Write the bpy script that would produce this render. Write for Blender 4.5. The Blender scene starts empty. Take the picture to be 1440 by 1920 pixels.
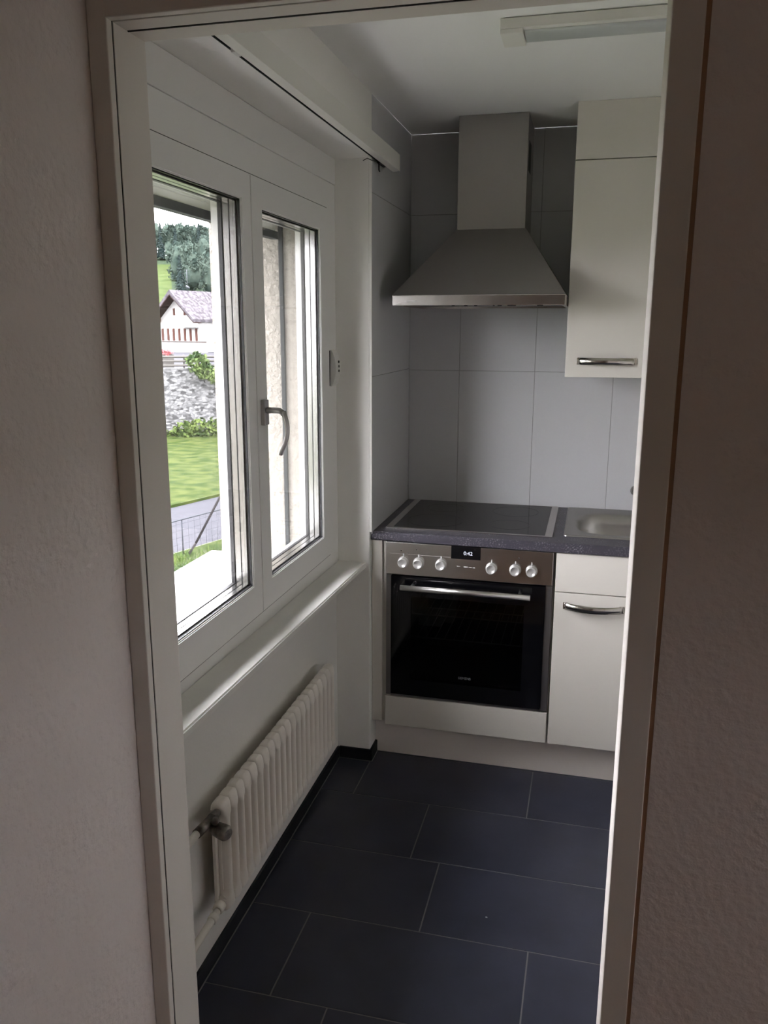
import bpy, bmesh, math, random
from mathutils import Vector, Matrix, noise
random.seed(7)
sc = bpy.context.scene
COL = sc.collection
pi = math.pi

# ------------------------------------------------------------------ render look
sc.view_settings.view_transform = 'Standard'
sc.view_settings.look = 'None'
sc.view_settings.gamma = 1.0
sc.view_settings.use_curve_mapping = False
sc.view_settings.exposure = 0.25
cy = sc.cycles
cy.max_bounces = 14
cy.diffuse_bounces = 9
cy.glossy_bounces = 5
cy.transmission_bounces = 8
cy.transparent_max_bounces = 40
cy.use_denoising = True
cy.caustics_reflective = False
cy.caustics_refractive = False
cy.sample_clamp_indirect = 6.0
SKY = 29.5

# ------------------------------------------------------------------ materials
def mat(name, color, rough=0.6, metal=0.0, spec=0.5, bump=None, vary=None, coat=0.0):
    """bump = (scale, strength, distance); vary = (scale, amount, detail)"""
    m = bpy.data.materials.new(name); m.use_nodes = True
    nt = m.node_tree; b = nt.nodes['Principled BSDF']
    b.inputs['Base Color'].default_value = (*color, 1)
    b.inputs['Roughness'].default_value = rough
    b.inputs['Metallic'].default_value = metal
    b.inputs['Specular IOR Level'].default_value = spec
    b.inputs['Coat Weight'].default_value = coat
    if bump or vary:
        tc = nt.nodes.new('ShaderNodeTexCoord')
    if vary:
        n = nt.nodes.new('ShaderNodeTexNoise'); n.inputs['Scale'].default_value = vary[0]
        n.inputs['Detail'].default_value = vary[2] if len(vary) > 2 else 4
        nt.links.new(tc.outputs['Object'], n.inputs['Vector'])
        r = nt.nodes.new('ShaderNodeMapRange')
        r.inputs['From Min'].default_value = .3; r.inputs['From Max'].default_value = .7
        r.inputs['To Min'].default_value = 1 - vary[1]; r.inputs['To Max'].default_value = 1 + vary[1]
        nt.links.new(n.outputs['Fac'], r.inputs['Value'])
        v = nt.nodes.new('ShaderNodeVectorMath'); v.operation = 'SCALE'
        v.inputs[0].default_value = color
        nt.links.new(r.outputs['Result'], v.inputs['Scale'])
        nt.links.new(v.outputs['Vector'], b.inputs['Base Color'])
    if bump:
        n2 = nt.nodes.new('ShaderNodeTexNoise'); n2.inputs['Scale'].default_value = bump[0]
        n2.inputs['Detail'].default_value = 5
        nt.links.new(tc.outputs['Object'], n2.inputs['Vector'])
        bp = nt.nodes.new('ShaderNodeBump'); bp.inputs['Strength'].default_value = bump[1]
        bp.inputs['Distance'].default_value = bump[2]
        nt.links.new(n2.outputs['Fac'], bp.inputs['Height'])
        nt.links.new(bp.outputs['Normal'], b.inputs['Normal'])
    return m

def mat_brushed(name, color, rough, axis_scale):
    m = mat(name, color, rough, 1.0)
    nt = m.node_tree; b = nt.nodes['Principled BSDF']
    tc = nt.nodes.new('ShaderNodeTexCoord'); mp = nt.nodes.new('ShaderNodeMapping')
    mp.inputs['Scale'].default_value = axis_scale
    n = nt.nodes.new('ShaderNodeTexNoise'); n.inputs['Scale'].default_value = 30; n.inputs['Detail'].default_value = 3
    nt.links.new(tc.outputs['Object'], mp.inputs['Vector']); nt.links.new(mp.outputs['Vector'], n.inputs['Vector'])
    r = nt.nodes.new('ShaderNodeMapRange'); r.inputs['To Min'].default_value = rough - .06; r.inputs['To Max'].default_value = rough + .08
    nt.links.new(n.outputs['Fac'], r.inputs['Value']); nt.links.new(r.outputs['Result'], b.inputs['Roughness'])
    bp = nt.nodes.new('ShaderNodeBump'); bp.inputs['Strength'].default_value = .04; bp.inputs['Distance'].default_value = .002
    nt.links.new(n.outputs['Fac'], bp.inputs['Height']); nt.links.new(bp.outputs['Normal'], b.inputs['Normal'])
    return m

def mat_glass(name, tint=(1, 1, 1), ior=1.45, rough=0.0):
    m = bpy.data.materials.new(name); m.use_nodes = True
    nt = m.node_tree; nt.nodes.clear()
    o = nt.nodes.new('ShaderNodeOutputMaterial'); mx = nt.nodes.new('ShaderNodeMixShader')
    t = nt.nodes.new('ShaderNodeBsdfTransparent'); t.inputs['Color'].default_value = (*tint, 1)
    g = nt.nodes.new('ShaderNodeBsdfGlossy'); g.inputs['Roughness'].default_value = rough
    f = nt.nodes.new('ShaderNodeFresnel'); f.inputs['IOR'].default_value = ior
    ge = nt.nodes.new('ShaderNodeNewGeometry'); mr = nt.nodes.new('ShaderNodeMapRange')   # same reflectance on both faces of a pane
    mr.inputs['To Min'].default_value = ior; mr.inputs['To Max'].default_value = 1/ior
    nt.links.new(ge.outputs['Backfacing'], mr.inputs['Value']); nt.links.new(mr.outputs[0], f.inputs['IOR'])
    nt.links.new(f.outputs[0], mx.inputs[0]); nt.links.new(t.outputs[0], mx.inputs[1])
    nt.links.new(g.outputs[0], mx.inputs[2]); nt.links.new(mx.outputs[0], o.inputs['Surface'])
    return m

def mat_speckle(name, base, fleck, scale, rough):
    m = mat(name, base, rough)
    nt = m.node_tree; b = nt.nodes['Principled BSDF']
    tc = nt.nodes.new('ShaderNodeTexCoord')
    v = nt.nodes.new('ShaderNodeTexNoise'); v.inputs['Scale'].default_value = scale; v.inputs['Detail'].default_value = 2
    w = nt.nodes.new('ShaderNodeTexNoise'); w.inputs['Scale'].default_value = scale * .12; w.inputs['Detail'].default_value = 3
    nt.links.new(tc.outputs['Object'], v.inputs['Vector']); nt.links.new(tc.outputs['Object'], w.inputs['Vector'])
    r = nt.nodes.new('ShaderNodeMapRange'); r.inputs['From Min'].default_value = .52; r.inputs['From Max'].default_value = .70
    nt.links.new(v.outputs['Fac'], r.inputs['Value'])
    r2 = nt.nodes.new('ShaderNodeMapRange'); r2.inputs['From Min'].default_value = .35; r2.inputs['From Max'].default_value = .7
    nt.links.new(w.outputs['Fac'], r2.inputs['Value'])
    mu = nt.nodes.new('ShaderNodeMath'); mu.operation = 'MULTIPLY'
    nt.links.new(r.outputs['Result'], mu.inputs[0]); nt.links.new(r2.outputs['Result'], mu.inputs[1])
    mx = nt.nodes.new('ShaderNodeMix'); mx.data_type = 'RGBA'
    mx.inputs['A'].default_value = (*base, 1); mx.inputs['B'].default_value = (*fleck, 1)
    nt.links.new(mu.outputs[0], mx.inputs['Factor']); nt.links.new(mx.outputs['Result'], b.inputs['Base Color'])
    return m

def mat_two(name, a, b_, scale, rough=.9, lo=.4, hi=.6, detail=6, bump=0, bdist=.02):
    m = mat(name, a, rough, spec=.03)
    nt = m.node_tree; b = nt.nodes['Principled BSDF']
    tc = nt.nodes.new('ShaderNodeTexCoord')
    v = nt.nodes.new('ShaderNodeTexNoise'); v.inputs['Scale'].default_value = scale; v.inputs['Detail'].default_value = detail
    nt.links.new(tc.outputs['Object'], v.inputs['Vector'])
    r = nt.nodes.new('ShaderNodeMapRange'); r.inputs['From Min'].default_value = lo; r.inputs['From Max'].default_value = hi
    nt.links.new(v.outputs['Fac'], r.inputs['Value'])
    mx = nt.nodes.new('ShaderNodeMix'); mx.data_type = 'RGBA'
    mx.inputs['A'].default_value = (*a, 1); mx.inputs['B'].default_value = (*b_, 1)
    nt.links.new(r.outputs['Result'], mx.inputs['Factor']); nt.links.new(mx.outputs['Result'], b.inputs['Base Color'])
    if bump:
        bp = nt.nodes.new('ShaderNodeBump'); bp.inputs['Strength'].default_value = bump; bp.inputs['Distance'].default_value = bdist
        nt.links.new(v.outputs['Fac'], bp.inputs['Height']); nt.links.new(bp.outputs['Normal'], b.inputs['Normal'])
    return m

def mat_stone():
    m = mat('rubble_stone', (.2, .2, .2), .95, spec=.1)
    nt = m.node_tree; b = nt.nodes['Principled BSDF']
    tc = nt.nodes.new('ShaderNodeTexCoord'); mp = nt.nodes.new('ShaderNodeMapping'); mp.inputs['Scale'].default_value = (1, 1, 2.0)
    nt.links.new(tc.outputs['Object'], mp.inputs['Vector'])
    v = nt.nodes.new('ShaderNodeTexVoronoi'); v.inputs['Scale'].default_value = 3.2
    e = nt.nodes.new('ShaderNodeTexVoronoi'); e.feature = 'DISTANCE_TO_EDGE'; e.inputs['Scale'].default_value = 3.2
    nt.links.new(mp.outputs[0], v.inputs['Vector']); nt.links.new(mp.outputs[0], e.inputs['Vector'])
    sx = nt.nodes.new('ShaderNodeSeparateColor'); nt.links.new(v.outputs['Color'], sx.inputs[0])
    r = nt.nodes.new('ShaderNodeMapRange'); r.inputs['To Min'].default_value = .025; r.inputs['To Max'].default_value = .13
    nt.links.new(sx.outputs[0], r.inputs['Value'])
    er = nt.nodes.new('ShaderNodeMapRange'); er.inputs['From Max'].default_value = .08; er.inputs['To Min'].default_value = .35
    nt.links.new(e.outputs['Distance'], er.inputs['Value'])
    mu = nt.nodes.new('ShaderNodeMath'); mu.operation = 'MULTIPLY'
    nt.links.new(r.outputs[0], mu.inputs[0]); nt.links.new(er.outputs[0], mu.inputs[1])
    cc = nt.nodes.new('ShaderNodeCombineColor')
    for i in range(3): nt.links.new(mu.outputs[0], cc.inputs[i])
    nt.links.new(cc.outputs[0], b.inputs['Base Color'])
    return m

M = {}
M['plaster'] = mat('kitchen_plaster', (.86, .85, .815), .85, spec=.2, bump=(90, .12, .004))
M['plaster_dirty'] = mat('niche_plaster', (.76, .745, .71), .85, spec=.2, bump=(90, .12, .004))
M['hall'] = mat('hall_rough_plaster', (.76, .70, .68), .9, spec=.15, bump=(75, .55, .006))
M['ceiling'] = mat('ceiling_paint', (.87, .87, .86), .9, spec=.1, bump=(120, .08, .003))
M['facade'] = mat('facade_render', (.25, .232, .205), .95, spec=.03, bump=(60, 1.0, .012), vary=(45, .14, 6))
M['frame_paint'] = mat('door_frame_paint', (.72, .685, .64), .75, spec=.2, bump=(40, .05, .002))
M['frame_gap'] = mat('bare_brown_joint', (.40, .25, .17), .9, spec=.05)
M['forest_floor'] = mat('forest_floor', (.016, .024, .014), .95, spec=.02)
M['seal'] = mat('rubber_seal', (.02, .02, .02), .6)
M['pvc'] = mat('white_window_plastic', (.84, .835, .82), .35)
M['pvc_panel'] = mat('shutter_box_panel', (.82, .815, .80), .5, bump=(14, .06, .004))
M['sill'] = mat('sill_stone_paint', (.78, .77, .73), .3, vary=(6, .04))
M['alu'] = mat('spacer_aluminium', (.44, .44, .43), .22, 1.0)
M['dark_alu'] = mat('dark_anodised_metal', (.026, .029, .030), .6, 0, .15)
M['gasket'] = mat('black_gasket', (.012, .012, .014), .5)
M['glass'] = mat_glass('window_glass', ior=1.27)
M['handle_steel'] = mat('handle_satin_steel', (.48, .47, .46), .32, 1.0)
M['floor_tile'] = mat('slate_floor_tile', (.030, .0325, .049), .36, spec=.45, bump=(60, .10, .002), vary=(7, .18, 6))
M['grout'] = mat('floor_grout', (.17, .165, .155), .9)
M['base_tile'] = mat('baseboard_tile', (.016, .017, .021), .5, spec=.35, vary=(12, .15))
M['wall_tile'] = mat('wall_tile_satin', (.615, .615, .63), .30, spec=.45, bump=(8, .015, .004))
M['wall_grout'] = mat('wall_grout', (.34, .34, .34), .9)
M['hall_dim'] = mat('hall_dim_brown', (.40, .30, .235), .6, vary=(4, .2))  # dark brown chosen to cut light bounced off the unseen back wall
M['hall_floor'] = mat('hall_wood_floor', (.34, .22, .13), .45, vary=(5, .2))
M['cabinet'] = mat('cream_cabinet_front', (.6758, .6463, .5914), .38, bump=(30, .01, .001))
M['cab_edge'] = mat('cabinet_edge', (.78, .75, .70), .45)
M['carcass'] = mat('cabinet_carcass', (.72, .69, .64), .55)
M['dark_gap'] = mat('dark_recess', (.015, .014, .013), .9)
M['worktop'] = mat_speckle('speckled_worktop', (.046, .043, .056), (.30, .29, .32), 190, .36)
M['steel'] = mat_brushed('brushed_steel', (.78, .75, .73), .20, (1, 40, 40))
M['steel_v'] = mat_brushed('brushed_steel_hood', (.40, .38, .36), .34, (40, 40, 1))
M['steel_dark'] = mat_brushed('oven_side_steel', (.30, .29, .29), .4, (40, 40, 1))
M['chrome'] = mat('polished_nickel', (.62, .59, .55), .14, 1.0)
M['sink'] = mat_brushed('sink_steel', (.55, .54, .52), .30, (1, 30, 30))
M['hob'] = mat('ceramic_hob_glass', (.006, .006, .008), .08, spec=.5)
M['hob_mark'] = mat('hob_print', (.05, .05, .055), .2)
M['oven_glass'] = mat('black_oven_glass', (.0035, .0035, .0045), .05, spec=.4)
M['oven_window'] = mat_glass('oven_window_glass', (.30, .30, .31), 1.4)
M['enamel'] = mat('oven_enamel', (.06, .06, .075), .35)
M['rack'] = mat('rack_chrome', (.6, .6, .6), .3, 1.0)
M['knob'] = mat('knob_silver', (.62, .61, .59), .32, .55)
M['display'] = mat('display_black', (.003, .003, .004), .12)
M['mark'] = mat('print_light', (.62, .62, .62), .6)
M['mark_dark'] = mat('print_dark', (.01, .01, .01), .6)
dg = mat('display_digits', (.5, .5, .55), .5)
dg.node_tree.nodes['Principled BSDF'].inputs['Emission Color'].default_value = (.75, .8, 1, 1)
dg.node_tree.nodes['Principled BSDF'].inputs['Emission Strength'].default_value = .55
M['digits'] = dg
M['radiator'] = mat('radiator_enamel', (.82, .775, .72), .38, bump=(20, .02, .002))
M['pipe'] = mat('painted_pipe', (.72, .68, .62), .5)
M['valve'] = mat('worn_valve_metal', (.22, .20, .18), .45, .8, vary=(60, .5))
M['lamp_body'] = mat('lamp_enamel', (.78, .77, .72), .45)
M['lamp_cover'] = mat('lamp_diffuser', (.55, .57, .58), .35)
M['white_plastic'] = mat('white_plastic', (.74, .73, .70), .4)
M['lawn'] = mat_two('lawn', (.0095, .0171, .0030), (.0256, .0319, .0082), 1.1, .95, .38, .62, 12)
M['blade'] = mat_two('grass_blade', (.0097, .0275, .0048), (.0501, .0711, .0194), .8, .7)
M['leaf'] = mat_two('shrub_leaf', (.0081, .0194, .0048), (.0581, .0808, .0258), 1.2, .7)
M['bank'] = mat_two('bank_leaf', (.0097, .0178, .0041), (.0444, .0606, .0162), .9, .8)
M['road'] = mat('asphalt', (.0270, .0270, .0311), .9, spec=.03, vary=(3, .1, 8))
M['stone'] = mat_stone()
M['render_white'] = mat('house_render', (.24, .235, .225), .9, spec=.05)
M['roof'] = mat_two('roof_tile', (.030, .027, .030), (.062, .057, .063), 2.2, .85, .4, .6, 3, .3, .05)
M['timber'] = mat('dark_timber', (.012, .005, .004), .8, spec=.1)
M['timber_light'] = mat('light_timber', (.075, .040, .024), .8, spec=.1)
M['shutter'] = mat('faded_shutter', (.040, .018, .014), .8, spec=.05)
M['rail_grey'] = mat('weathered_rail', (.055, .052, .048), .85, spec=.05)
M['wire'] = mat('fence_wire', (.020, .022, .026), .7, 0, .1)
M['wood_post'] = mat('weathered_post', (.012, .011, .011), .9, spec=.05)
M['red'] = mat('geranium_red', (.1750, .0245, .0280), .7)
M['mast'] = mat('antenna_metal', (.045, .048, .055), .6, 0, .1)
M['far_tree'] = mat_two('hazed_leaf', (.0147, .0229, .0192), (.0320, .0434, .0348), .45, .9)  # distance haze is put into this paler, bluer leaf colour
M['far_tree2'] = mat_two('hazed_conifer', (.0118, .0197, .0197), (.0246, .0344, .0315), .45, .9)  # haze mixed into the conifer colour as well
M['meadow'] = mat_two('meadow', (.0213, .0320, .0085), (.0294, .0398, .0124), .3, .95)
M['bark'] = mat('bark', (.016, .012, .009), .9, spec=.05)

# ------------------------------------------------------------------ geometry helpers
def box(bm, x0, x1, y0, y1, z0, z1, bev=0.0, seg=2, mi=0):
    vs = [bm.verts.new(p) for p in ((x0,y0,z0),(x1,y0,z0),(x1,y1,z0),(x0,y1,z0),(x0,y0,z1),(x1,y0,z1),(x1,y1,z1),(x0,y1,z1))]
    fs = [bm.faces.new([vs[i] for i in q]) for q in ((0,3,2,1),(4,5,6,7),(0,1,5,4),(1,2,6,5),(2,3,7,6),(3,0,4,7))]
    for f in fs: f.material_index = mi
    if bev > 0:
        es = set(e for f in fs for e in f.edges)
        r = bmesh.ops.bevel(bm, geom=list(es), offset=bev, segments=seg, affect='EDGES', profile=.6)
        for f in r['faces']: f.material_index = mi
    return vs

def xbox(bm, M4, sx, sy, sz, bev=0.0):
    """oriented box, M4 = centre matrix, full sizes"""
    n0 = len(bm.verts)
    vs = box(bm, -sx/2, sx/2, -sy/2, sy/2, -sz/2, sz/2, 0)
    for v in vs: v.co = M4 @ v.co
    if bev:
        es = set(e for v in vs for e in v.link_edges)
        bmesh.ops.bevel(bm, geom=list(es), offset=bev, segments=2, affect='EDGES')

def tube(bm, pts, r, n=12, cap=True, radii=None):
    pts = [Vector(p) for p in pts]; rings = []
    up = Vector((0, 0, 1))
    prev = None
    for i, p in enumerate(pts):
        d = (pts[min(i+1, len(pts)-1)] - pts[max(i-1, 0)]).normalized()
        if prev is None:
            a = d.cross(up)
            if a.length < 1e-3: a = d.cross(Vector((1, 0, 0)))
            a.normalize()
        else:
            a = (prev - d * prev.dot(d)).normalized()
        prev = a
        b = d.cross(a)
        rr = radii[i] if radii else r
        rx, ry = rr if isinstance(rr, tuple) else (rr, rr)
        rings.append([bm.verts.new(p + a*rx*math.cos(2*pi*k/n) + b*ry*math.sin(2*pi*k/n)) for k in range(n)])
    for i in range(len(rings)-1):
        for k in range(n):
            f = bm.faces.new((rings[i][k], rings[i][(k+1) % n], rings[i+1][(k+1) % n], rings[i+1][k])); f.smooth = True
    if cap:
        bm.faces.new(rings[0][::-1]); bm.faces.new(rings[-1])

def lathe(bm, prof, axis_mat, n=24):
    """prof list of (r, h); axis along local z then transformed"""
    rings = []
    for r, h in prof:
        rings.append([bm.verts.new(axis_mat @ Vector((r*math.cos(2*pi*k/n), r*math.sin(2*pi*k/n), h))) for k in range(n)])
    for i in range(len(rings)-1):
        for k in range(n):
            f = bm.faces.new((rings[i][k], rings[i][(k+1) % n], rings[i+1][(k+1) % n], rings[i+1][k])); f.smooth = True
    bm.faces.new(rings[0][::-1]); bm.faces.new(rings[-1])

def ring(bm, y0, y1, z0, z1, w, x0, x1, bev=0):
    """mitred rectangular frame in the yz plane: outer size y0..y1,z0..z1, bar width w (number or (ylo,yhi,zlo,zhi)), depth x0..x1"""
    if not isinstance(w, tuple): w = (w, w, w, w)
    o = ((y0,z0),(y1,z0),(y1,z1),(y0,z1))
    i = ((y0+w[0],z0+w[2]),(y1-w[1],z0+w[2]),(y1-w[1],z1-w[3]),(y0+w[0],z1-w[3]))
    V = [[bm.verts.new((x, p[0], p[1])) for p in q] for x in (x0, x1) for q in (o, i)]
    ob, ib, of, inf = V
    fs = []
    for k in range(4):
        j = (k+1) % 4
        fs += [bm.faces.new((of[k], of[j], inf[j], inf[k])), bm.faces.new((ob[j], ob[k], ib[k], ib[j])),
               bm.faces.new((ob[k], ob[j], of[j], of[k])), bm.faces.new((ib[j], ib[k], inf[k], inf[j]))]
    bmesh.ops.recalc_face_normals(bm, faces=fs)
    if bev:
        es = [e for e in set(e for f in fs for e in f.edges) if abs(e.verts[0].co.x - x1) < 1e-6 and abs(e.verts[1].co.x - x1) < 1e-6
              and not (e.verts[0] in of and e.verts[1] in inf) and not (e.verts[1] in of and e.verts[0] in inf)]
        bmesh.ops.bevel(bm, geom=es, offset=bev, segments=2, affect='EDGES')

def prism(bm, poly, y0, y1, mi=0):
    """poly list of (x,z) extruded along y"""
    a = [bm.verts.new((p[0], y0, p[1])) for p in poly]; b = [bm.verts.new((p[0], y1, p[1])) for p in poly]
    n = len(poly); fs = [bm.faces.new(a), bm.faces.new(b[::-1])]
    for k in range(n): fs.append(bm.faces.new((a[k], b[k], b[(k+1) % n], a[(k+1) % n])))
    for f in fs: f.material_index = mi
    bmesh.ops.recalc_face_normals(bm, faces=fs)

def obj(name, bm, mats, parent=None, smooth=False):
    me = bpy.data.meshes.new(name)
    bmesh.ops.recalc_face_normals(bm, faces=bm.faces[:])
    bm.to_mesh(me); bm.free()
    if not isinstance(mats, (list, tuple)): mats = [mats]
    for m in mats: me.materials.append(m)
    if smooth:
        for p in me.polygons: p.use_smooth = True
    o = bpy.data.objects.new(name, me); COL.objects.link(o)
    if parent:
        o.parent = parent
        T = parent.matrix_world_loc
        for v in me.vertices: v.co -= T
    return o

class Thing:
    """an Empty at the thing's base that parents its parts; parts are given in world coordinates"""
    def __init__(s, name, loc, label=None, cat=None, group=None, kind=None):
        s.o = bpy.data.objects.new(name, None); COL.objects.link(s.o); s.o.location = loc; s.o.empty_display_size = .05
        s.loc = Vector(loc); tag(s.o, label, cat, group, kind)
    def part(s, name, bm, mats, smooth=False, parent=None, label=None):
        me = bpy.data.meshes.new(name)
        bmesh.ops.recalc_face_normals(bm, faces=bm.faces[:])
        bm.to_mesh(me); bm.free()
        if not isinstance(mats, (list, tuple)): mats = [mats]
        for m in mats: me.materials.append(m)
        for v in me.vertices: v.co -= s.loc
        if smooth:
            for p in me.polygons: p.use_smooth = True
        o = bpy.data.objects.new(name, me); COL.objects.link(o)
        o.parent = parent or s.o
        if label: o['label'] = label
        return o

def tag(o, label=None, cat=None, group=None, kind=None):
    if label: o['label'] = label
    if cat: o['category'] = cat
    if group: o['group'] = group
    if kind: o['kind'] = kind
    return o

def struct(name, bm, mats, label, cat):
    me = bpy.data.meshes.new(name)
    bmesh.ops.recalc_face_normals(bm, faces=bm.faces[:])
    bm.to_mesh(me); bm.free()
    if not isinstance(mats, (list, tuple)): mats = [mats]
    for m in mats: me.materials.append(m)
    o = bpy.data.objects.new(name, me); COL.objects.link(o)
    return tag(o, label, cat, None, 'structure')

def single(name, bm, mats, label, cat, group=None, kind=None, smooth=False):
    me = bpy.data.meshes.new(name)
    bmesh.ops.recalc_face_normals(bm, faces=bm.faces[:])
    bm.to_mesh(me); bm.free()
    if not isinstance(mats, (list, tuple)): mats = [mats]
    for m in mats: me.materials.append(m)
    if smooth:
        for p in me.polygons: p.use_smooth = True
    o = bpy.data.objects.new(name, me); COL.objects.link(o)
    return tag(o, label, cat, group, kind)

B = bmesh.new

def text_bm(body, size, mat4, depth=.0006):
    cu = bpy.data.curves.new('lettering', 'FONT'); cu.body = body; cu.size = size
    cu.extrude = depth; cu.align_x = 'CENTER'; cu.align_y = 'CENTER'
    o = bpy.data.objects.new('lettering', cu); COL.objects.link(o)
    dg_ = bpy.context.evaluated_depsgraph_get()
    me = bpy.data.meshes.new_from_object(o.evaluated_get(dg_))
    bm = bmesh.new(); bm.from_mesh(me)
    bpy.data.objects.remove(o); bpy.data.curves.remove(cu); bpy.data.meshes.remove(me)
    for v in bm.verts: v.co = mat4 @ v.co
    return bm

FRONT = Matrix.Rotation(pi/2, 4, 'X')          # local xy -> world xz, facing -y

# ------------------------------------------------------------------ room dimensions
H = 2.349                  # ceiling
YC = -.603                 # pier corner of the window recess
YL = -2.05                 # left end of the recess
YI = -2.131                # kitchen side of the door wall
YF = -2.2300               # hall side of the door wall
XR = 1.62                  # kitchen right wall
XN = -.136                 # niche wall behind the radiator
XO = -.578                 # facade outer face
DL, DR, DH = .0547, .8075, 2.0365
HX1, HY0 = 3.6, -6.2       # hall extents
HXL = .0235                # hall left wall face

# floor with real tiles
bm = B()
box(bm, XN, XR, YF, 0, -.05, -.0012, mi=1)
seams = {-1: -.0052, 0: .2696, 1: .3621, 2: .0486, 3: .1982, 4: .31}
g = .0016
for k, s in seams.items():
    y1 = -.841 - .3073*k; y0 = y1 - .3073
    if k == 4: y0 = YF
    y1 = min(y1, -.0)
    x = s - .6089*2
    while x < XR:
        a, b = max(x + g, XN), min(x + .6089 - g, XR)
        if b - a > .01: box(bm, a, b, y0 + g, y1 - g, -.02, 0, .0008, 1)
        x += .6089
box(bm, XN, XR, -.5337 + g, 0, -.02, 0)
struct('floor', bm, [M['floor_tile'], M['grout']], 'dark slate coloured kitchen floor tiles with pale joints', 'floor')
bm = B(); box(bm, HXL - .03, HX1, HY0, YF, -.05, 0)
struct('floor_hall', bm, M['hall_floor'], 'wooden floor of the room before the doorway', 'floor')

# ceilings
bm = B(); box(bm, 0, XR + .1, YI, 0, H, H + .12)
struct('ceiling', bm, M['ceiling'], 'white painted kitchen ceiling', 'ceiling')
bm = B(); box(bm, HXL - .2, HX1 + .2, HY0 - .2, YF - .0, H + .05, H + .17)
struct('ceiling_hall', bm, M['ceiling'], 'white ceiling of the room before the doorway', 'ceiling')

# back wall + tiles
bm = B(); box(bm, XO, XR + .1, .009, .2, -.05, H + .12)
struct('wall_back', bm, M['plaster'], 'masonry wall behind the cooker tiles', 'wall')
def tiles(bm, ulist, zlist, put, gap):
    for i in range(len(ulist)-1):
        for j in range(len(zlist)-1):
            put(ulist[i]+gap, ulist[i+1]-gap, zlist[j]+gap, zlist[j+1]-gap)
bm = B()
box(bm, .0, XR, .0012, .0088, .89, H, mi=1)
us = [.0] + [.2085 + .3035*k for k in range(4)] + [XR]
tiles(bm, us, [.89, 1.4455, 2.0505, H], lambda a, b, c, d: box(bm, a, b, 0, .004, c, d, .0007, 1), .0009)
struct('wall_back_tiles', bm, [M['wall_tile'], M['wall_grout']], 'pale grey tiles between worktop and ceiling on the back wall', 'wall')

# left facade: solid part, interior liners
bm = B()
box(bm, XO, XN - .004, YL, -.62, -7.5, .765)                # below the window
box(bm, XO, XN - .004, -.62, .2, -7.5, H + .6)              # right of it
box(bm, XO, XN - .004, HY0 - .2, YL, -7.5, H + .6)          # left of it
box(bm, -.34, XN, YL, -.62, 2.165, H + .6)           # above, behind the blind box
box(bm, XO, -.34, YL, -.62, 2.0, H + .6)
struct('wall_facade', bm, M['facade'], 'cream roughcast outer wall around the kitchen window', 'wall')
bm = B()
box(bm, XN - .02, -.008, YC, -.0, -.05, H + .12, .004, 2)    # pier
box(bm, -.008, 0, YC, YC + .006, .9, 2.16)                    # tile edge trim
struct('wall_left', bm, M['plaster'], 'white plastered pier at the far end of the window recess', 'wall')
bm = B()
box(bm, XN - .001, 0, YC, YC + .004, 2.157, H + .1)
box(bm, XN - .001, 0, YL, YC, 2.157, H + .12)                 # lintel with its face towards the room
struct('wall_left_lintel', bm, M['plaster'], 'white plastered lintel above the window recess', 'wall')
bm = B(); box(bm, XN - .001, 0, YF, YL, -.05, H + .12)        # pier at the door side
struct('wall_left_pier', bm, M['plaster'], 'white plastered pier between window recess and doorway', 'wall')
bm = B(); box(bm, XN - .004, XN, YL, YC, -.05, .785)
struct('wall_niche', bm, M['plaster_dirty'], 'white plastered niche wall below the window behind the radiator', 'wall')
bm = B()
box(bm, -.0072, -.0012, YC + .006, 0, .89, H, mi=1)
for z0, z1 in ((.89, 1.4505), (1.4505, 2.0505), (2.0505, H)):
    box(bm, -.006, 0, YC + .0065, -.0005, z0 + .0009, z1 - .0009, .0007, 1)
struct('wall_left_tiles', bm, [M['wall_tile'], M['wall_grout']], 'pale grey tiles on the short left wall beside the cooker', 'wall')
bm = B(); box(bm, XR, XR + .1, YI, .0, -.05, H + .12)
struct('wall_right', bm, M['plaster'], 'white plastered right wall of the kitchen', 'wall')

# door wall
bm = B()
box(bm, HXL - .02, HXL + .004, YF + .006, YI, -.05, H + .2)
box(bm, HXL - .02, .862, YF + .006, YI, DH + .052, H + .2)
box(bm, .8530, HX1, YF, YI, -.05, H + .2)
box(bm, HXL - .02, .8531, YF, YI, DH + .0575, H + .2)
box(bm, .8461, .8531, YF + .021, YI, -.05, DH + .06)
struct('wall_front', bm, [M['hall']], 'rough plastered wall around the doorway', 'wall')
# hall walls
bm = B(); box(bm, XN - .001, HXL, HY0, YF, -.05, H + .2)
struct('wall_hall_left', bm, M['hall'], 'rough plastered wall left of the doorway', 'wall')
bm = B(); box(bm, HXL, HX1, HY0 - .15, HY0, -.05, H + .2)
struct('wall_hall_back', bm, M['hall_dim'], 'unseen brown wall behind the camera, darkened to bounce less light', 'wall')
WY0, WY1, WZ0, WZ1 = -3.33, -2.85, 1.00, 1.385  # unseen opening, sized and placed for its light on the hall walls
bm = B()
for q in ((HY0, WY0, -.05, H+.2), (WY1, YI, -.05, H+.2), (WY0, WY1, -.05, WZ0), (WY0, WY1, WZ1, H+.2)):
    box(bm, HX1, HX1 + .15, *q)
struct('wall_hall_right', bm, M['hall'], 'side wall of the front room with an unseen opening for light', 'wall')

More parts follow.
